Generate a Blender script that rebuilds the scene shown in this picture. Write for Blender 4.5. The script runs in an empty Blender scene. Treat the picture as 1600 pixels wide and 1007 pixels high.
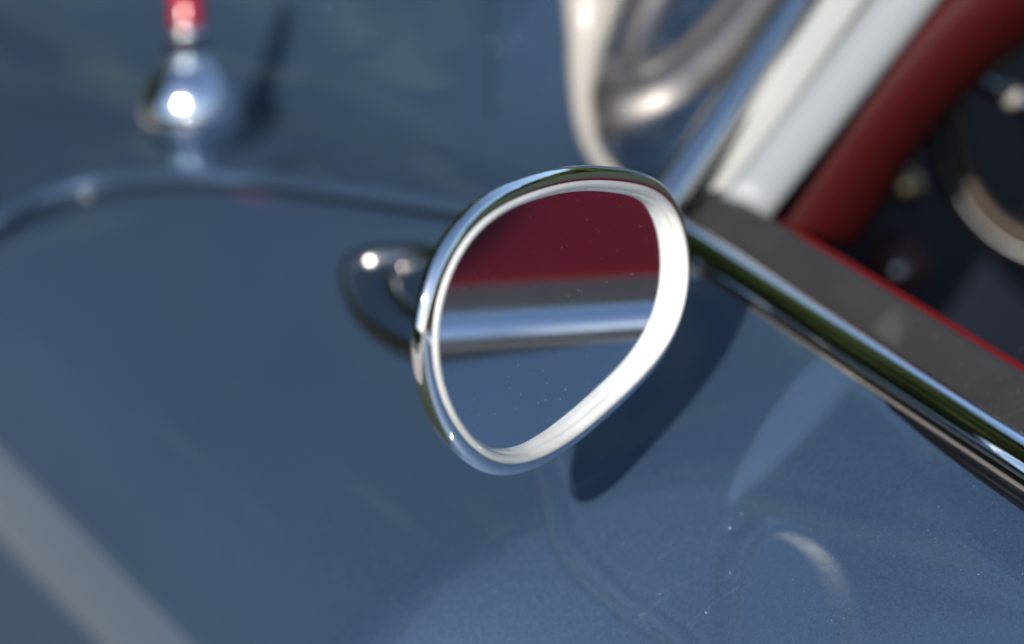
import bpy, math, random
import numpy as np
from mathutils import Matrix, Vector
R = math.radians
K = 0.65                      # model units -> metres
random.seed(4); rng = np.random.default_rng(4)
scene = bpy.context.scene
col = scene.collection

# ------------------------------------------------------------------ camera
PSI, TH, ROLL, D = 0.3781355, 0.4719416, -0.1937555, 1.1
F, CX, CY = 100.0/36*1600, 800.0, 503.5
_r = np.array([math.cos(PSI), -math.sin(PSI), 0.0])
DV = np.array([math.sin(PSI)*math.cos(TH), math.cos(PSI)*math.cos(TH), -math.sin(TH)])
_u = np.cross(_r, DV)
RV = _r*math.cos(ROLL) + _u*math.sin(ROLL)
UV = -_r*math.sin(ROLL) + _u*math.cos(ROLL)
CAM = -D*((865-CX)/F*RV - (500-CY)/F*UV + DV)
def at(px, py, depth):        # a point seen in the photograph, at a distance
    return CAM + depth*((px-CX)/F*RV - (py-CY)/F*UV + DV)

cam = bpy.data.cameras.new('camera'); cam.lens = 100; cam.sensor_width = 36
cam.clip_start = 0.02; cam.clip_end = 500
cam.dof.use_dof = True; cam.dof.focus_distance = (D+0.005)*K; cam.dof.aperture_fstop = 5.6
cam.dof.aperture_blades = 0
co = bpy.data.objects.new('camera', cam); col.objects.link(co)
M = Matrix(((RV[0], UV[0], -DV[0], CAM[0]*K), (RV[1], UV[1], -DV[1], CAM[1]*K), (RV[2], UV[2], -DV[2], CAM[2]*K), (0, 0, 0, 1)))
co.matrix_world = M
scene.camera = co

# ------------------------------------------------------------------ light
SUN = np.array([-0.50916535, -0.61788138, 0.59914376])
w = bpy.data.worlds.new('World'); scene.world = w; w.use_nodes = True
nt = w.node_tree
sky = nt.nodes.new('ShaderNodeTexSky'); sky.sky_type = 'NISHITA'; sky.sun_disc = False
sky.sun_elevation = math.asin(SUN[2]); sky.sun_rotation = math.atan2(SUN[0], SUN[1])
sky.air_density = 1.0; sky.dust_density = 0.6; sky.ozone_density = 1.5
bg = nt.nodes['Background']; bg.inputs['Strength'].default_value = 0.15
nt.links.new(sky.outputs['Color'], bg.inputs['Color'])
sl = bpy.data.lights.new('sun', 'SUN'); sl.energy = 5.0; sl.angle = R(0.5); sl.color = (1, .95, .87)
so = bpy.data.objects.new('sun', sl); col.objects.link(so)
so.rotation_euler = Vector(SUN).to_track_quat('Z', 'Y').to_euler()
scene.view_settings.view_transform = 'Standard'; scene.view_settings.look = 'None'
scene.view_settings.exposure = 0.32; scene.view_settings.gamma = 1
cy = scene.cycles
cy.caustics_reflective = True; cy.blur_glossy = 0.0
cy.max_bounces = 10; cy.glossy_bounces = 8; cy.diffuse_bounces = 4; cy.transmission_bounces = 8
cy.use_denoising = True
cy.sample_clamp_indirect = 0.0
cy.use_guiding = True; cy.use_surface_guiding = True
cy.guiding_training_samples = 128; cy.surface_guiding_probability = .8; cy.use_adaptive_sampling = False

# ------------------------------------------------------------------ materials
def lin(r, g, b):
    f = lambda c: (c/255/12.92) if c/255 <= .04045 else ((c/255+.055)/1.055)**2.4
    return (f(r), f(g), f(b), 1)
def mat(name, color, rough=.5, metal=0, **kw):
    m = bpy.data.materials.new(name); m.use_nodes = True
    b = m.node_tree.nodes['Principled BSDF']
    b.inputs['Base Color'].default_value = color if len(color) == 4 else (*color, 1)
    b.inputs['Roughness'].default_value = rough; b.inputs['Metallic'].default_value = metal
    for k, v in kw.items(): b.inputs[k.replace('_', ' ')].default_value = v
    return m, m.node_tree, b
def node(t, typ, **kw):
    n = t.nodes.new(typ)
    for k, v in kw.items():
        if hasattr(n, k): setattr(n, k, v)
        else: n.inputs[k].default_value = v
    return n
def coords(t, scale=(1, 1, 1)):
    tc = node(t, 'ShaderNodeTexCoord'); mp = node(t, 'ShaderNodeMapping'); mp.inputs['Scale'].default_value = scale
    t.links.new(tc.outputs['Object'], mp.inputs['Vector']); return mp.outputs['Vector']
def bump(t, b, hsock, strength=.2, dist=.001, inp='Normal'):
    bn = node(t, 'ShaderNodeBump'); bn.inputs['Strength'].default_value = strength; bn.inputs['Distance'].default_value = dist
    t.links.new(hsock, bn.inputs['Height']); t.links.new(bn.outputs['Normal'], b.inputs[inp]); return bn
def ramp(t, sock, stops):
    r = node(t, 'ShaderNodeValToRGB'); e = r.color_ramp.elements
    e[0].position, e[0].color = stops[0]; e[1].position, e[1].color = stops[-1]
    for p, c in stops[1:-1]:
        x = e.new(p); x.color = c
    t.links.new(sock, r.inputs['Fac']); return r.outputs['Color']

# metallic blue lacquer: flakes under a clear coat, faint polishing haze, dust
PAINT, t, b = mat('blue_metallic_lacquer', (0.0368, 0.0720, 0.1296), .58, .45, Coat_Weight=1.0, Coat_Roughness=.025, Coat_IOR=1.75)
v = coords(t)
vo = node(t, 'ShaderNodeTexVoronoi'); vo.inputs['Scale'].default_value = 3800; t.links.new(v, vo.inputs['Vector'])
vm = node(t, 'ShaderNodeVectorMath', operation='SUBTRACT'); vm.inputs[1].default_value = (.5, .5, .5); t.links.new(vo.outputs['Color'], vm.inputs[0])
vs = node(t, 'ShaderNodeVectorMath', operation='SCALE'); vs.inputs['Scale'].default_value = .42; t.links.new(vm.outputs[0], vs.inputs[0])
ge = node(t, 'ShaderNodeNewGeometry'); va = node(t, 'ShaderNodeVectorMath', operation='ADD')
t.links.new(vs.outputs[0], va.inputs[0]); t.links.new(ge.outputs['Normal'], va.inputs[1])
vn = node(t, 'ShaderNodeVectorMath', operation='NORMALIZE'); t.links.new(va.outputs[0], vn.inputs[0]); t.links.new(vn.outputs[0], b.inputs['Normal'])
n1 = node(t, 'ShaderNodeTexNoise'); n1.inputs['Scale'].default_value = 9; n1.inputs['Detail'].default_value = 4; t.links.new(v, n1.inputs['Vector'])
c = ramp(t, n1.outputs['Fac'], [(.3, (.0385, .0725, .130, 1)), (.7, (.0425, .0785, .140, 1))]); t.links.new(c, b.inputs['Base Color'])
n2 = node(t, 'ShaderNodeTexNoise'); n2.inputs['Scale'].default_value = 2.2; t.links.new(v, n2.inputs['Vector'])
bump(t, b, n2.outputs['Fac'], .05, .02, 'Coat Normal')

CHROME, t, b = mat('polished_chrome', (.86, .87, .88), .035, 1)
v = coords(t); n1 = node(t, 'ShaderNodeTexNoise'); n1.inputs['Scale'].default_value = 900; n1.inputs['Detail'].default_value = 3; t.links.new(v, n1.inputs['Vector'])
mr = node(t, 'ShaderNodeMapRange'); mr.inputs['From Min'].default_value = .55; mr.inputs['From Max'].default_value = .75; mr.inputs['To Min'].default_value = .025; mr.inputs['To Max'].default_value = .16
t.links.new(n1.outputs['Fac'], mr.inputs['Value']); t.links.new(mr.outputs[0], b.inputs['Roughness'])
bump(t, b, n1.outputs['Fac'], .03, .0002)

CHROME_W, t, b = mat('worn_chrome', (.72, .70, .67), .13, 1)
v = coords(t); n1 = node(t, 'ShaderNodeTexNoise'); n1.inputs['Scale'].default_value = 160; t.links.new(v, n1.inputs['Vector']); bump(t, b, n1.outputs['Fac'], .1, .0008)

SATIN, t, b = mat('satin_chrome', (.27, .25, .235), .55, 1)
GLASS, t, b = mat('silvered_mirror_glass', (.84, .88, .92), .072, 1)
GASKET, t, b = mat('white_rubber_gasket', (.86, .85, .81), .38, 0)
v = coords(t); n1 = node(t, 'ShaderNodeTexNoise'); n1.inputs['Scale'].default_value = 70; n1.inputs['Detail'].default_value = 6; t.links.new(v, n1.inputs['Vector'])
c = ramp(t, n1.outputs['Fac'], [(.3, (.52, .515, .49, 1)), (.75, (.44, .425, .39, 1))]); t.links.new(c, b.inputs['Base Color'])

VINYL, t, b = mat('charcoal_vinyl', (.052, .050, .049), .55)
v = coords(t); vo = node(t, 'ShaderNodeTexVoronoi'); vo.inputs['Scale'].default_value = 900; t.links.new(v, vo.inputs['Vector'])
bump(t, b, vo.outputs['Distance'], .35, .0006)
n1 = node(t, 'ShaderNodeTexNoise'); n1.inputs['Scale'].default_value = 40; n1.inputs['Detail'].default_value = 5; t.links.new(v, n1.inputs['Vector'])
c = ramp(t, n1.outputs['Fac'], [(.3, (.023, .0215, .021, 1)), (.7, (.032, .030, .028, 1))]); t.links.new(c, b.inputs['Base Color'])
RED, t, b = mat('red_leather', (.070, .0012, .006), .6, Specular_IOR_Level=.15)
v = coords(t); vo = node(t, 'ShaderNodeTexVoronoi'); vo.inputs['Scale'].default_value = 420; t.links.new(v, vo.inputs['Vector']); bump(t, b, vo.outputs['Distance'], .3, .0008)
REDP, t, b = mat('bright_red_piping', (.11, .004, .005), .7, Specular_IOR_Level=.1)
RUBBER, t, b = mat('black_rubber', (.006, .006, .007), .22)
WHITE, t, b = mat('white_painted_metal', (.30, .304, .288), .6, 0)
SILVER, t, b = mat('silver_painted_metal', (.235, .245, .25), .55, .1)
IVORY, t, b = mat('ivory_paint_and_reflection', (.38, .35, .31), .35)  # button paint; on the stanchion a cream reflection put into the colour
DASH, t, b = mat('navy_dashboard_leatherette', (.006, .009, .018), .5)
BLACK, t, b = mat('black_carpet', (.004, .004, .004), .9)
WHEEL, t, b = mat('dull_bronze_rim', (.045, .032, .022), .5, .6)
ROLL, t, b = mat('oxblood_leather', (.042, .0025, .003), .6, 0, Specular_IOR_Level=.15)
NAVY, t, b = mat('navy_reflection_tone', (.012, .024, .048), .3, 0, Coat_Weight=1.0)  # navy carries dark reflections and shade in its colour
FOOT, t, b = mat('reflection_darkened_chrome', (.30, .28, .26), .24, 1)  # chrome darkened in colour for the paint and shadow it would reflect
IVORYD, t, b = mat('dulled_metal_lip', (.16, .145, .125), .5, .3)
REDD, t, b = mat('oxblood_plastic', (.06, .010, .008), .5)
GOLD, t, b = mat('brass_knob_metal', (.45, .33, .18), .3, 1)
REDGLASS, t, b = mat('red_plastic_lens', (.30, .001, .008), .16, 0, Coat_Weight=.2)
DUST, t, b = mat('pale_dust', (.75, .75, .72), .3)
GRASS, t, b = mat('mown_grass', (.06, .11, .02), .9)
v = coords(t)
n1 = node(t, 'ShaderNodeTexNoise'); n1.inputs['Scale'].default_value = 6; n1.inputs['Detail'].default_value = 8; t.links.new(v, n1.inputs['Vector'])
c = ramp(t, n1.outputs['Fac'], [(.3, (.014, .022, .010, 1)), (.7, (.030, .042, .020, 1))]); t.links.new(c, b.inputs['Base Color'])
GRAVEL, t, b = mat('pale_gravel', (.42, .38, .33), .9)
v = coords(t); n1 = node(t, 'ShaderNodeTexNoise'); n1.inputs['Scale'].default_value = 60; n1.inputs['Detail'].default_value = 8; t.links.new(v, n1.inputs['Vector'])
c = ramp(t, n1.outputs['Fac'], [(.3, (.26, .24, .22, 1)), (.7, (.44, .41, .37, 1))]); t.links.new(c, b.inputs['Base Color'])
LEAF, t, b = mat('tree_foliage', (.03, .06, .015), .8)
v = coords(t); n1 = node(t, 'ShaderNodeTexNoise'); n1.inputs['Scale'].default_value = 1.5; n1.inputs['Detail'].default_value = 8; t.links.new(v, n1.inputs['Vector'])
c = ramp(t, n1.outputs['Fac'], [(.3, (.042, .066, .015, 1)), (.7, (.075, .11, .028, 1))]); t.links.new(c, b.inputs['Base Color'])

# ------------------------------------------------------------------ mesh helpers
def mesh(name, V, Fc, m, parent=None, smooth=True, kind=None, label=None, raw=False):
    me = bpy.data.meshes.new(name)
    V = np.asarray(V, float)*(1 if raw else K)
    me.from_pydata(V.tolist(), [], Fc); me.update()
    if smooth:
        me.polygons.foreach_set('use_smooth', [True]*len(me.polygons))
    me.materials.append(m)
    import bmesh
    bm = bmesh.new(); bm.from_mesh(me); bmesh.ops.recalc_face_normals(bm, faces=bm.faces); bm.to_mesh(me); bm.free()
    o = bpy.data.objects.new(name, me); col.objects.link(o)
    if parent: o.parent = parent
    if kind: o['kind'] = kind
    if label: o['label'] = label
    return o
def catmull(P, n, closed=False):
    P = np.asarray(P, float); N = len(P); out = []
    segs = N if closed else N-1
    for i in range(segs):
        g = (lambda k: P[k % N]) if closed else (lambda k: P[min(max(k, 0), N-1)])
        p0, p1, p2, p3 = g(i-1), g(i), g(i+1), g(i+2)
        for k in range(n):
            s = k/n
            out.append(.5*((2*p1)+(-p0+p2)*s+(2*p0-5*p1+4*p2-p3)*s*s+(-p0+3*p1-3*p2+p3)*s**3))
    if not closed: out.append(P[-1])
    return np.array(out)
def loft(rings, closed_u=True, closed_v=False, cap0=False, cap1=False):
    """rings: list of equally long point rows"""
    n = len(rings[0]); V = [p for r in rings for p in r]; Fc = []
    nr = len(rings); last = nr if closed_v else nr-1
    for i in range(last):
        for j in range(n if closed_u else n-1):
            a, b2 = i*n+j, i*n+(j+1) % n; c2, d2 = ((i+1) % nr)*n+(j+1) % n, ((i+1) % nr)*n+j
            Fc.append((a, b2, c2, d2))
    if cap0: Fc.append(tuple(range(n))[::-1])
    if cap1: Fc.append(tuple((nr-1)*n+j for j in range(n)))
    return V, Fc
def tube(path, rad, seg=16, closed=False, sx=1.0, up=(0, 0, 1), prof=None):
    path = np.asarray(path, float); N = len(path)
    rad = np.full(N, rad) if np.isscalar(rad) else np.interp(np.linspace(0, 1, N), np.linspace(0, 1, len(rad)), rad)
    rings = []
    for i in range(N):
        if closed: tg = path[(i+1) % N]-path[i-1]
        else: tg = path[min(i+1, N-1)]-path[max(i-1, 0)]
        tg = tg/np.linalg.norm(tg); a = np.cross(tg, up)
        if np.linalg.norm(a) < 1e-4: a = np.cross(tg, (1, 0, 0))
        a /= np.linalg.norm(a); b2 = np.cross(a, tg)
        if prof is None:
            rings.append([path[i]+rad[i]*(math.cos(q)*a*sx+math.sin(q)*b2) for q in np.linspace(0, 2*math.pi, seg, endpoint=False)])
        else:
            rings.append([path[i]+rad[i]*(p[0]*a+p[1]*b2) for p in prof])
    return loft(rings, True, closed, not closed, not closed)
def lathe(origin, axis, prof, seg=40, capends=True):
    axis = np.asarray(axis, float)/np.linalg.norm(axis); a = np.cross(axis, (0, 0, 1))
    if np.linalg.norm(a) < .05: a = np.cross(axis, (0, 1, 0))
    a /= np.linalg.norm(a); b2 = np.cross(axis, a)
    rings = [[origin+h*axis+r*(math.cos(q)*a+math.sin(q)*b2) for q in np.linspace(0, 2*math.pi, seg, endpoint=False)] for r, h in prof]
    return loft(rings, True, False, capends, capends)
def merge(*parts):
    V, Fc = [], []
    for v_, f_ in parts:
        o_ = len(V); V += list(v_); Fc += [tuple(i+o_ for i in f) for f in f_]
    return V, Fc

# ------------------------------------------------------------------ setting
GZ = -1.15
gp = 120.0
gv, gf = [], []
N = 40
for i in range(N+1):
    for j in range(N+1):
        x, y = (i/N-.5)*2*gp, (j/N-.5)*2*gp
        gv.append((x, y, GZ))
for i in range(N):
    for j in range(N):
        a = i*(N+1)+j; gf.append((a, a+1, a+N+2, a+N+1))
mesh('grass_ground', gv, gf, GRASS, kind='structure')
pv, pf = [], []
for j in range(81):
    y = -20+j*.75
    pv += [(-5.5+.2*math.sin(y*.4), y, GZ+.008), (-1.7+.15*math.sin(y*.3), y, GZ+.008)]
for j in range(80): pf.append((2*j, 2*j+1, 2*j+3, 2*j+2))
mesh('gravel_path', pv, pf, GRAVEL, kind='structure')
# a wood beyond the field, mirrored in paint and chrome
tv, tf = [], []
for k in range(255):
    front = k >= 110
    az = R(rng.uniform(-66, 18) if front else rng.uniform(-150, 110)); rr = rng.uniform(17, 20) if front else rng.uniform(26, 34)
    hh = rng.uniform(19.5, 22.0) if front else rng.uniform(3, 6)
    cxx, cyy = rr*math.sin(az), rr*math.cos(az)
    for q in range(240):
        u1 = rng.normal(size=3); u1 /= np.linalg.norm(u1)
        pc = np.array([cxx, cyy, GZ+hh*.5])+u1*np.array([2.2, 2.2, hh*.5])*rng.uniform(.75, 1.05)
        s_ = rng.uniform(.3, .8); e = rng.normal(size=(2, 3))*s_
        i0 = len(tv); tv += [pc-e[0]-e[1], pc+e[0]-e[1], pc+e[0]+e[1], pc-e[0]+e[1]]; tf.append((i0, i0+1, i0+2, i0+3))
mesh('distant_wood', tv, tf, LEAF, kind='stuff', smooth=False)

# ------------------------------------------------------------------ car
car = bpy.data.objects.new('car', None); col.objects.link(car)
car.location = (0, 0, GZ*K)
car['label'] = 'classic blue convertible with red interior, chrome belt moulding and an egg shaped side mirror'
car['category'] = 'car'
CAR_KIDS = []
def part(name, vf, m, parent=None, **kw):
    V, Fc = vf
    V = np.asarray(V, float)-np.array([0, 0, GZ])      # relative to the car's base
    return mesh(name, V, Fc, m, parent or car, **kw)

XS, ZS, AL = 0.153, -0.0995, R(8.36)
# cross-section of the wing: slope angle grows towards the outer shoulder
def slope(x):
    xs_ = [-.265, -.17, -.137, -.107, -.075, -.045, .0, .2, .6]
    an_ = [88, 84, 74, 52, 24, 14, 8.36, 8.36, 8.36]
    return R(float(np.interp(x, xs_, an_)))
xs_s = [.60]; zs_s = [ZS+math.tan(AL)*(.60-XS)]; 
ds = .002
while zs_s[-1] > GZ+.25:
    a_ = slope(xs_s[-1]); 
    if xs_s[-1] < -.171: a_ = R(86)
    xs_s.append(xs_s[-1]-ds*math.cos(a_)); zs_s.append(zs_s[-1]-ds*math.sin(a_))
xs_s = np.array(xs_s); zs_s = np.array(zs_s)
# smooth the profile
zsm = zs_s.copy(); xsm = xs_s.copy()
for _ in range(120):
    zsm[1:-1] = .5*zsm[1:-1]+.25*(zsm[:-2]+zsm[2:]); xsm[1:-1] = .5*xsm[1:-1]+.25*(xsm[:-2]+xsm[2:])
def sstep(t_): t_ = np.clip(t_, 0, 1); return t_*t_*(3-2*t_)
def addz(x, y):
    z = 0.0
    # bonnet crown rising inboard of the valley
    q_ = (x-.16)+.21*(y-.39)
    if y > .22:
        # beyond the welt the scuttle falls away forwards, then climbs to the bonnet crown
        yb = float(np.interp(x, [-.30, -.19, -.082, .018, .105, .16, .30], [.60, .60, .582, .503, .329, .215, .215]))
        e_ = y-yb; k_ = float(sstep((.36-x)/.3))
        z -= .20*k_*.5*(e_+math.sqrt(e_*e_+.0002))*float(sstep((x+.20)/.1))
        z += .38*.5*(q_+math.sqrt(q_*q_+.0006))*float(sstep((y-.30)/.2))
    # the skin rolls off into the gutter below the belt moulding
    xc = .150-.030*float(sstep((.14-y)/.26)); dd = x-xc
    if x < .16: z -= .13*(.5*(dd+math.sqrt(dd*dd+.00001))-.00016*0)
    # gentle hollow of the door skin towards the rear
    t_ = max(0.0, .0633-y)
    if t_ > .25: t_ = .25+.05*(1-math.exp(-(t_-.25)/.05))
    dx = min(0.0, x-XS)
    z += .617*t_*dx-.117*t_*t_-.428*dx*dx*sstep(t_/.1)
    return z
def base_z(x):
    return float(np.interp(-x, -xsm, zsm))
def drift(x, y): return -.065*min(max(0.0, y-.1), .5)*float(sstep((-.02-x)/.08))
def surf(x, y): return np.array([x, y, base_z(x-drift(x, y))+addz(x, y)])
keep = []
i = 0; arc = 0
sel = [0]
for k in range(1, len(xsm)):
    arc += math.hypot(xsm[k]-xsm[k-1], zsm[k]-zsm[k-1])
    if arc > (.006 if zsm[k] > -.4 else .03): sel.append(k); arc = 0
px_, pz_ = xsm[sel], zsm[sel]
j150 = int(np.argmin(abs(px_-.1475))); px_[j150] = .1475; pz_[j150] = base_z(.1475)
ys = np.concatenate([np.linspace(-1.6, -.4, 30), np.linspace(-.38, 1.2, 160), np.linspace(1.23, 3.0, 40)])
V = [(x+drift(x, y), y, z+addz(x, y)) for y in ys for x, z in zip(px_, pz_)]
nx = len(px_); Fc = []
for a in range(len(ys)-1):
    for b_ in range(nx-1):
        if b_ < j150 and ys[a] < .285: continue
        Fc.append((a*nx+b_, a*nx+b_+1, (a+1)*nx+b_+1, (a+1)*nx+b_))
body = part('body_panel', (V, Fc), PAINT)

def on_skin(px, py, lift=0.0):
    v_ = at(px, py, 1.0)-CAM; lo, hi = .8, 4.0
    g = lambda s_: (CAM+s_*v_)[2]-surf((CAM+s_*v_)[0], (CAM+s_*v_)[1])[2]
    for _ in range(60):
        mid = .5*(lo+hi)
        if g(mid) > 0: lo = mid
        else: hi = mid
    return CAM+lo*v_+np.array([0, 0, lift])

# welt piping between wing and scuttle
bp = [(-160, 452), (-60, 388), (0, 350), (60, 318), (150, 290), (250, 281), (330, 281), (420, 286), (520, 300), (620, 314), (740, 334), (840, 356), (950, 388), (1030, 415)]
pth = catmull([on_skin(a, b_, .001) for a, b_ in bp], 8)
part('wing_piping', tube(pth, .0045, 14), PAINT)
pth = catmull([on_skin(a, b_+13, .0002) for a, b_ in bp], 8)
part('piping_seam', tube(pth, .0022, 8), RUBBER)

pth = np.array([on_skin(768, q, .0002) for q in np.linspace(-60, 186, 20)])
part('bonnet_seam', tube(pth, .0009, 8), RUBBER)

# ---- belt moulding on the door top
YS0, YS1 = -1.4, .262
ysb = np.linspace(YS0, YS1, 60)
prof = [(math.sin(q)/.88, (math.cos(q)-.47)/.88) for q in np.linspace(R(62), R(-62), 21)]+[(-1.0, -.35), (1.0, -.35)]
mould = part('belt_moulding', tube([(.1615, y, -.0985) for y in ysb], .0098, prof=prof), CHROME)
def shift(vf, parent):  # a sub-part, its vertices in the car's frame
    return vf
part('moulding_lip', tube([(.1500, y, -.1030) for y in ysb], .0011, 8), IVORYD, mould)
part('moulding_seal', tube([(.1482-.0012*float(sstep((.14-y)/.26)), y, -.1058) for y in ysb], .0035, 12), RUBBER, mould)

# ---- charcoal cap of the door with its red piping
cap_prof = [(.1690, -.1130), (.1705, -.1105), (.1740, -.1092), (.1800, -.1070), (.1900, -.1030), (.1980, -.1006), (.2015, -.1004), (.2035, -.1014), (.2047, -.1045), (.2045, -.127), (.1700, -.127)]
rows = [[(x, y, z) for x, z in cap_prof] for y in np.concatenate([[.2585, .257], np.linspace(.253, YS0, 50)])]
rows[0] = [(x*.995+.0009, .2588, z-.002 if z > -.11 else z) for x, z in cap_prof]
cap = part('door_cap', loft(rows, True, False, True, True), VINYL)
part('red_piping', tube([(.2055, y, -.1022) for y in np.linspace(.196, YS0, 50)], .0016, 12), REDP, cap)
# inner door card and dark foot well
dc = [[(.2075, y, -.108), (.213, y, -.55), (.207, y, -.55), (.2052, y, -.108)] for y in (YS0, .19)]
part('door_card', loft(dc, True, False, True, True), BLACK)

# ---- mirror head
NV = np.array([.51611516, -.85456812, -.05777949])
E2 = np.array([0, 0, 1.])-NV[2]*NV; E2 /= np.linalg.norm(E2); E1 = np.cross(E2, NV)
OL = np.array([[-87, 39], [-80, 53], [-68, 63], [-48, 70], [-26, 69], [1, 63], [28, 53], [56, 40], [80, 25], [94, 12], [102, -3], [105, -18], [102, -31], [96, -46], [88, -52], [71, -57], [51, -60], [30, -60], [6, -58], [-16, -55], [-35, -49], [-52, -40], [-67, -27], [-77, -12], [-85, 4], [-88, 21]])/1000.0
OL[:, 0] = np.where(OL[:, 0] > 0, OL[:, 0]*.972, OL[:, 0])
cc = catmull(OL, 12, True)
seglen = np.r_[0, np.cumsum(np.linalg.norm(np.roll(cc, -1, 0)-cc, axis=1))]
NS = 240
ti = np.linspace(0, seglen[-1], NS, endpoint=False)
cl = np.vstack([cc, cc[:1]])
cz = np.interp(ti, seglen, cl[:, 0])+1j*np.interp(ti, seglen, cl[:, 1])
ft = np.fft.fft(cz); fr = np.fft.fftfreq(NS)*NS; ft[abs(fr) > 6] = 0; cz = np.fft.ifft(ft)
def offset(cz, d):
    tg = np.roll(cz, -1)-np.roll(cz, 1); tg /= abs(tg)
    nrm = 1j*tg           # outward for a clockwise outline
    cen = cz.mean()
    if ((nrm*np.conj(cz-cen)).real).mean() < 0: nrm = -nrm
    return cz+nrm*d
CL = offset(cz, -.0045)   # centre line of the chrome rim
def ring(d, wv): 
    o_ = offset(CL, d); return [c_.real*E1+c_.imag*E2+wv*NV for c_ in o_]
def sweep(prof, closed=True):
    return loft([ring(d, w_) for d, w_ in prof], True, closed)
# back shell: domed cup closing towards the stem
cen = CL.mean(); shell = []
HD = .030
for q in np.linspace(0, 1, 22):
    sc = 1-.88*q; dp = HD*(q**1.0)*(1-.25*q*q)/.75
    shell.append([((cen+(c_-cen)*sc).real)*E1+((cen+(c_-cen)*sc).imag)*E2+(-.0035-dp)*NV for c_ in CL])
mirror = part('side_mirror', loft(shell, True, False, False, True), CHROME, label='egg shaped chrome side mirror with a white inner ring, glass turned to the driver')
rimp = [(.0046*math.cos(q), .0037*math.sin(q)) for q in np.linspace(0, 2*math.pi, 28, endpoint=False)]
rimp = [(a_+(.0006 if b_ < -.002 else 0), b_) for a_, b_ in rimp]
part('rim', sweep(rimp), CHROME, mirror)
gk = [(-.0005, .0020), (-.0007, .0038), (-.0014, .0048), (-.0024, .0049), (-.0033, .0042), (-.0038, .0032), (-.0041, .0022), (-.0045, .0017), (-.0050, .0012), (-.0053, .0002), (-.0054, -.0038), (-.0006, -.0038)]
gk = catmull(gk, 4, True)
part('gasket', sweep([tuple(p) for p in gk]), GASKET, mirror)
# glass plate
gr = [ring(-.0051, -.0016), ring(-.0051, -.0030)]
V, Fc = loft(gr, True, False, True, True)
g_ = part('glass', (V, Fc), GLASS, mirror, smooth=False)
# stem and foot
foot_px = [(536, 420), (541, 462), (566, 502), (606, 534), (650, 556), (705, 560), (760, 540), (785, 500), (775, 450), (740, 412), (690, 393), (640, 388), (590, 391), (556, 400)]
fo = catmull([on_skin(a-2, b_+13) for a, b_ in foot_px], 8, True)
fc_ = on_skin(752, 470)
fm_ = fo.mean(0)
def inset(k_, h_): return [fm_+(p-fm_)*k_+np.array([0, 0, h_]) for p in fo]
foot = part('foot', loft([inset(k_, h_) for k_, h_ in ((1.0, -.002), (1.005, .002), (.995, .0055), (.965, .0080), (.925, .0086), (.87, .0080), (.82, .0060), (.80, .0030))], True), FOOT, mirror)
part('foot_pad', loft([inset(k_, h_) for k_, h_ in ((.82, .0028), (.78, .0042), (.60, .0056), (.40, .0064), (.10, .0066))], True, False, False, True), NAVY, foot)  # dark reflection and shade on the pad are put into its navy
ir = [fm_+np.array([.008, -.008, 0])+(p-fm_)*.56+np.array([0, 0, .0072]) for p in fo]
part('boss_ring', tube(ir, .0034, 12, closed=True), FOOT, foot)
part('boss', lathe(fc_, (0, 0, 1), [(.022, .004), (.020, .012), (.013, .022), (.010, .032)]), CHROME, foot)
hc = (cen.real)*E1+(cen.imag)*E2-.033*NV
st = catmull([fc_+np.array([0, 0, .028]), fc_*.8+hc*.2+np.array([.0, 0, .018]), .5*fc_+.5*hc+np.array([0, 0, .004]), hc], 10)
part('stem', tube(st, [.0105, .008, .0075, .009, .012], 20), CHROME, mirror)

# ---- ball lamp with red stem on the wing
ob = on_skin(303, 243)
axis = (at(288, 100, 1.6)-at(291, 236, 1.6)); axis = axis/np.linalg.norm(axis)*.85+np.array([0, 0, .15]); axis /= np.linalg.norm(axis)
pr = [(.012, -.002), (.013, .0), (.0135, .0015)]
for q in np.linspace(-58, 60, 24): pr.append((.0262*math.cos(R(q)), .0240+.0262*math.sin(R(q))))
KO = 1.14
pr += [(.0126, .0475), (.0128, .0495), (.0115, .0520), (.0085, .0540), (.0070, .0555)]
lamp = part('wing_ornament', lathe(ob, axis, [(a_*KO, h_*KO) for a_, h_ in pr]), CHROME, label='chrome ball ornament with a red stem on the blue wing')
part('neck', lathe(ob, axis, [(a_*KO, h_*KO) for a_, h_ in [(.0070, .0550), (.0105, .0560), (.0110, .0585), (.0085, .0600)]]), RUBBER, lamp)
part('collar', lathe(ob, axis, [(a_*KO, h_*KO) for a_, h_ in [(.0105, .0445), (.0135, .0455), (.0148, .0475), (.0148, .0490), (.0135, .0510), (.0105, .0518)]]), CHROME, lamp)
part('collar', lathe(ob, axis, [(a_*KO, h_*KO) for a_, h_ in [(.0080, .0600), (.0094, .0612), (.0098, .0635), (.0090, .0655), (.0065, .0665)]]), CHROME, lamp)
part('red_stem', lathe(ob, axis, [(a_*KO, h_*KO) for a_, h_ in [(.0065, .0660), (.0082, .0680), (.0088, .0715), (.0074, .0750), (.0084, .0800), (.0080, .0880), (.0070, .0980), (.0060, .1100), (.003, .1150)]]), REDGLASS, lamp)

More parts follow.
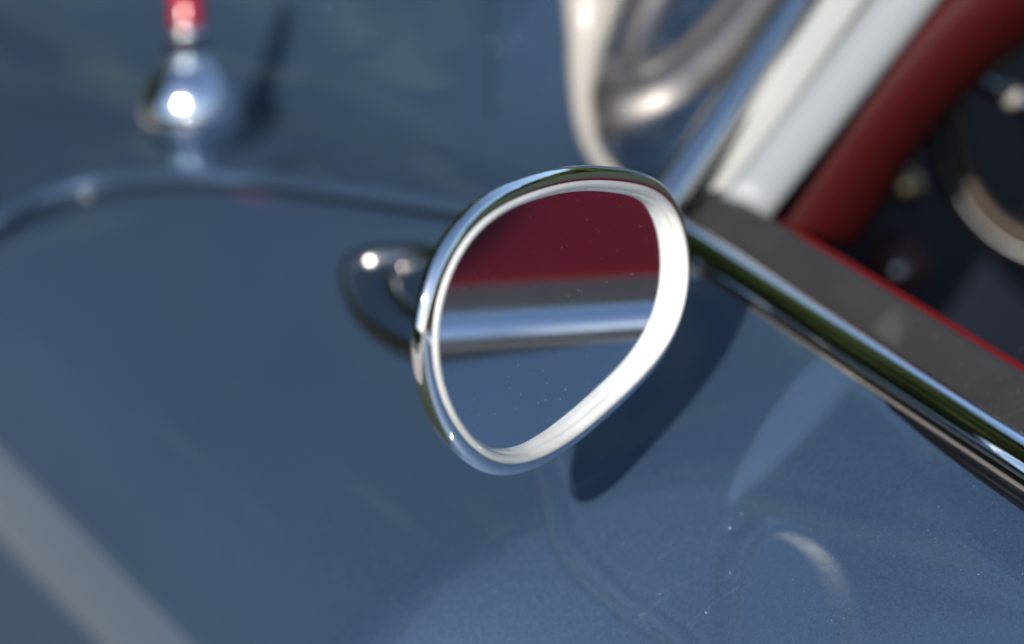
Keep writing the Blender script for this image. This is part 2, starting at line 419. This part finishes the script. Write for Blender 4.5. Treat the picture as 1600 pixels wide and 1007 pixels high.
# ---- windscreen frame, pillar and trims
def band(p0, p1, z0, z1, thick, m, name, parent=None, extra=None, crown=.25, nseg=14):
    """bar whose two long edges are seen along p0[0]-p1[0] and p0[1]-p1[1]; given real thickness away from the viewer"""
    A0, A1 = at(*p0[0], z0), at(*p1[0], z1); B0, B1 = at(*p0[1], z0), at(*p1[1], z1)
    rows = []
    for s_ in np.linspace(0, 1, nseg):
        A, B_ = A0+(A1-A0)*s_, B0+(B1-B0)*s_; wv = B_-A; wd = np.linalg.norm(wv); wv /= wd
        lg = (A1-A0)/np.linalg.norm(A1-A0); nn = np.cross(wv, lg); nn /= np.linalg.norm(nn)
        if nn@DV > 0: nn = -nn
        r_ = []
        for q in np.linspace(0, math.pi, 13):
            r_.append((A+B_)/2-wv*wd/2*math.cos(q)+nn*wd*crown*math.sin(q)**.7)
        r_ += [B_-nn*thick, A-nn*thick]
        rows.append(r_)
    return part(name, loft(rows, True, False, True, True), m, parent)
pil = band([(1062, 330), (1140, 300)], [(1322, -60), (1396, -60)], 1.415, 1.46, .01, WHITE, 'windscreen_pillar', crown=.10)
pil['label'] = 'cream painted windscreen pillar beside the chrome frame'
band([(1128, 306), (1198, 348)], [(1403, -60), (1518, -60)], 1.40, 1.44, .02, SILVER, 'pillar_trim', pil, crown=.30)
band([(1118, 304), (1140, 304)], [(1391, -60), (1408, -60)], 1.42, 1.46, .01, RUBBER, 'pillar_seal', pil, crown=.1)
wf = band([(982, 345), (1038, 371)], [(1260, -60), (1330, -60)], 1.385, 1.49, .012, CHROME_W, 'windscreen_frame', crown=.55)
wf['label'] = 'chrome windscreen frame rising from the scuttle'
band([(1060, 314), (1086, 322)], [(1298, -60), (1324, -60)], 1.40, 1.49, .006, RUBBER, 'frame_seal', wf, crown=.3)
def over(px, py, dep, gap=.02):    # at a distance, but never sunk into the bodywork
    sd = (on_skin(px, py)-CAM)@DV if py > -75 else dep
    return at(px, py, min(dep, sd-gap))
# quarter frame: bent chrome tube with a rounded lower corner
qp = [(1215, -70), (1160, -5), (1110, 55), (1062, 100), (1020, 118), (1001, 98), (1006, 50), (1030, -10), (1052, -70)]
part('quarter_frame', tube(catmull([over(a, b_, 1.54) for a, b_ in qp], 8), .0098, 18), SATIN, wf)
qp = [(1235, -60), (1150, 60), (1090, 120), (1040, 160), (990, 175), (966, 150), (972, 100)]
part('bracket', tube(catmull([over(a, b_, 1.57) for a, b_ in qp], 8), [.013, .015, .016, .018, .018, .015, .008], 18), SATIN, wf)
part('bracket_bolt', tube([over(985, 170, 1.55), over(988, 215, 1.55)], [.006, .003], 14), SATIN, wf)
# stanchion edge: cream reflection on the chrome painted in as ivory
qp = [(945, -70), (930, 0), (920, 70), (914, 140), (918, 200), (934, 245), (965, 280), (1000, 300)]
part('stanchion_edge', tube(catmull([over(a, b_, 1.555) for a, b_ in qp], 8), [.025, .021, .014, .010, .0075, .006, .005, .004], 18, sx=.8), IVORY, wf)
# added panel: dark blue reflection in the stanchion's chrome, put into colour
rows = []
for s_ in np.linspace(0, 1, 12):
    a0 = over(925+30*s_, 262-330*s_, 1.60, .008); a1 = over(1080+230*s_, 300-360*s_, 1.56, .008)
    rows.append([a0+(a1-a0)*q+np.array([0, 0, .012*math.sin(math.pi*q)]) for q in np.linspace(0, 1, 9)]+[a1+DV*.012, a0+DV*.012])
part('stanchion_reflection_panel', loft(rows, True, False, True, True), NAVY)

# ---- interior: red padded roll, dashboard, steering wheel, seat
rl = [((1202, 352), (1280, 382)), ((1250, 280), (1318, 320)), ((1304, 210), (1358, 248)), ((1362, 138), (1418, 178)), ((1422, 62), (1506, 106)), ((1482, -10), (1606, 44)), ((1570, -90), (1720, -20))]
rows = []
ra = catmull([at(*a, 1.43) for a, _ in rl], 5); rb = catmull([at(*b_, 1.52) for _, b_ in rl], 5)
for A, B_ in zip(ra, rb):
    wv = B_-A; wd = np.linalg.norm(wv); wv /= wd
    nn = -DV-((-DV)@wv)*wv; nn /= np.linalg.norm(nn)
    rows.append([(A+B_)/2-wv*wd/2*math.cos(q)+nn*wd*.32*math.sin(q) for q in np.linspace(0, math.pi, 14)]+[B_+DV*.03, A+DV*.03])
part('padded_roll', loft(rows, True, False, True, True), ROLL, label='dark red leather roll along the cockpit edge')
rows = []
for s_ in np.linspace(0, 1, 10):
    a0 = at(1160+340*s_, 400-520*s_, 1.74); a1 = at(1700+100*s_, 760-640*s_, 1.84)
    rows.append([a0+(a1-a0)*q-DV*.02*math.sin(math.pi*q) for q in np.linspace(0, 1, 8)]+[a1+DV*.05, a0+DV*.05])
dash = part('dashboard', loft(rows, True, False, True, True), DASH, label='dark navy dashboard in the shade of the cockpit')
tocam = -DV
def knob(px, py, dep, r, m, name, h=.012, prof=None):
    o_ = at(px, py, dep); prof = prof or [(r*.8, -.01), (r*.8, 0), (r, .002), (r, h*.7), (r*.85, h), (r*.3, h*1.15)]
    return part(name, lathe(o_, tocam*.7+np.array([-.2, -.4, .3]), prof, 28), m, dash)
knob(1386, 262, 1.66, .0055, CHROME_W, 'switch')
knob(1412, 292, 1.68, .0105, GOLD, 'knob')
knob(1400, 415, 1.68, .018, REDD, 'knob', .006)
knob(1400, 424, 1.66, .007, FOOT, 'knob_cap', .006)
# steering wheel
wc = at(1664, 188, 1.60); wa = tocam*.8+np.array([-.3, -.1, .1]); wa /= np.linalg.norm(wa)
wx = np.cross(wa, (0, 0, 1)); wx /= np.linalg.norm(wx); wy = np.cross(wx, wa)
ang = np.linspace(0, 2*math.pi, 64, endpoint=False)
rimw = [wc+.062*math.cos(q)*wx+.072*math.sin(q)*wy for q in ang]
sw = part('steering_wheel', tube(rimw, .0050, 14, closed=True), WHEEL, label='small chrome ringed steering wheel in the dark cockpit')
rimw2 = [wc-.012*wa+.071*math.cos(q)*wx+.081*math.sin(q)*wy for q in ang]
part('grip', tube(rimw2, .007, 14, closed=True), RUBBER, sw)
for q in (R(25), R(205), R(115), R(295)):
    part('spoke', tube([wc-.01*wa, wc+.064*math.cos(q)*wx+.072*math.sin(q)*wy], [.006, .004], 10), CHROME_W, sw)
part('hub', lathe(wc-.02*wa, wa, [(.022, 0), (.022, .012), (.016, .02), (.004, .024)], 30), RUBBER, sw)
kp = at(1580, 150, 1.54)
part('horn_button', lathe(kp-wa*.03, wa, [(.002, 0), (.002, .02)]+[(.0062*math.cos(R(q)), .026+.0062*math.sin(R(q))) for q in np.linspace(-70, 85, 12)], 20), IVORY, sw)
# floor and seat
fl = [[(.2045, y, -.56), (1.1, y, -.56), (1.1, y, -.60), (.2045, y, -.60)] for y in (-1.4, 1.0)]
part('cockpit_floor', loft(fl, True, False, True, True), BLACK)
def cushion(c0, size, m, name, parent=None, p=5.0, n=26, tuft=True, rot=0):
    rows = []
    for i_ in range(1, n):
        a_ = -math.pi/2+math.pi*i_/n
        r_ = []
        for k_ in range(2*n):
            q = 2*math.pi*k_/(2*n)
            f = lambda s_: math.copysign(abs(s_)**(2/p), s_)
            P_ = np.array([f(math.cos(a_))*f(math.cos(q)), f(math.cos(a_))*f(math.sin(q)), f(math.sin(a_))])*np.array(size)/2
            P_ = np.array([P_[0], P_[1]*math.cos(rot)-P_[2]*math.sin(rot), P_[1]*math.sin(rot)+P_[2]*math.cos(rot)])
            r_.append(np.array(c0)+P_)
        rows.append(r_)
    return part(name, loft(rows, True, False, True, True), m, parent)
seat = cushion((.52, -.12, -.40), (.56, .60, .22), RED, 'seat')
seat['label'] = 'red leather seat, seen in the mirror glass'
cushion((.52, -.50, -.18), (.56, .16, .55), RED, 'seat_back', seat, rot=R(-12))

# ---- hairline scratches in the clear coat
V, Fc = [], []
for k in range(26):
    a, b_ = rng.uniform(960, 1130), rng.uniform(840, 985); L_ = rng.uniform(25, 90); q = R(rng.choice([-38, -60, -52])+rng.uniform(-6, 6))
    P_ = [on_skin(a+L_*t_*math.cos(q), b_+L_*t_*math.sin(q)+4*math.sin(3*t_), .00002) for t_ in np.linspace(0, 1, 7)]
    V, Fc = merge((V, Fc), tube(P_, [.000005, .00004, .00004, .000005], 4))
part('scratches', (V, Fc), CHROME_W, body, kind='stuff')

# ---- specks of dust and water on paint and glass, with added glint beads
def specks(n, fn, r0, r1, name, parent):
    V, Fc = [], []
    for _ in range(n):
        P_, nn = fn(); r_ = math.exp(rng.uniform(math.log(r0), math.log(r1)))
        a_ = np.cross(nn, (1, .3, .2)); a_ /= np.linalg.norm(a_); b_ = np.cross(nn, a_)
        i0 = len(V)
        V += [P_+r_*(math.cos(q)*a_*rng.uniform(.7, 1.2)+math.sin(q)*b_) for q in np.linspace(0, 2*math.pi, 5, endpoint=False)]+[P_+nn*r_*.7]
        Fc += [(i0+j, i0+(j+1) % 5, i0+5) for j in range(5)]
    return part(name, (V, Fc), DUST, parent, kind='stuff')
def f_glass():
    q = rng.uniform(0, 2*math.pi); c_ = cen+(CL[int(q/(2*math.pi)*NS) % NS]-cen)*math.sqrt(rng.uniform(0, .75))
    return c_.real*E1+c_.imag*E2-.0016*NV, NV
specks(110, f_glass, .00006, .00017, 'glass_dust', mirror)
def f_skin():
    P_ = on_skin(rng.uniform(900, 1640), rng.uniform(520, 1020)); return P_, np.array([-.146, 0, .989])
specks(170, f_skin, .00005, .00016, 'paint_dust', body)
def f_cap():
    x_ = rng.uniform(.181, .2); return np.array([x_, rng.uniform(-.1, .24), float(np.interp(x_, [.18, .19, .198, .2], [-.1069, -.1029, -.1005, -.1004]))]), np.array([0, 0, 1.])
specks(60, f_cap, .00008, .0002, 'cap_dust', cap)
V, Fc = [], []
for a, b_, r_ in ((1140, 825, .0007), (1158, 803, .0006), (1103, 957, .0007), (572, 426, .0010), (598, 420, .0011), (630, 416, .0010)):  # first three are drops; those on the foot are added for sun glints
    v_, f_ = lathe(on_skin(a, b_, .0084 if a < 700 else -.0001), (0, 0, 1), [(r_, 0), (r_*.9, r_*.4), (r_*.5, r_*.75), (r_*.1, r_*.85)], 12)
    V, Fc = merge((V, Fc), (v_, f_))
v_, f_ = lathe(on_skin(318, 291, .0045), (0, 0, 1), [(.0013, 0), (.0012, .0006), (.0007, .0011), (.0001, .0012)], 12)  # chrome bead added on the welt to catch a sun glint
V, Fc = merge((V, Fc), (v_, f_))
part('drops_and_glint_beads', (V, Fc), CHROME, body, kind='stuff')
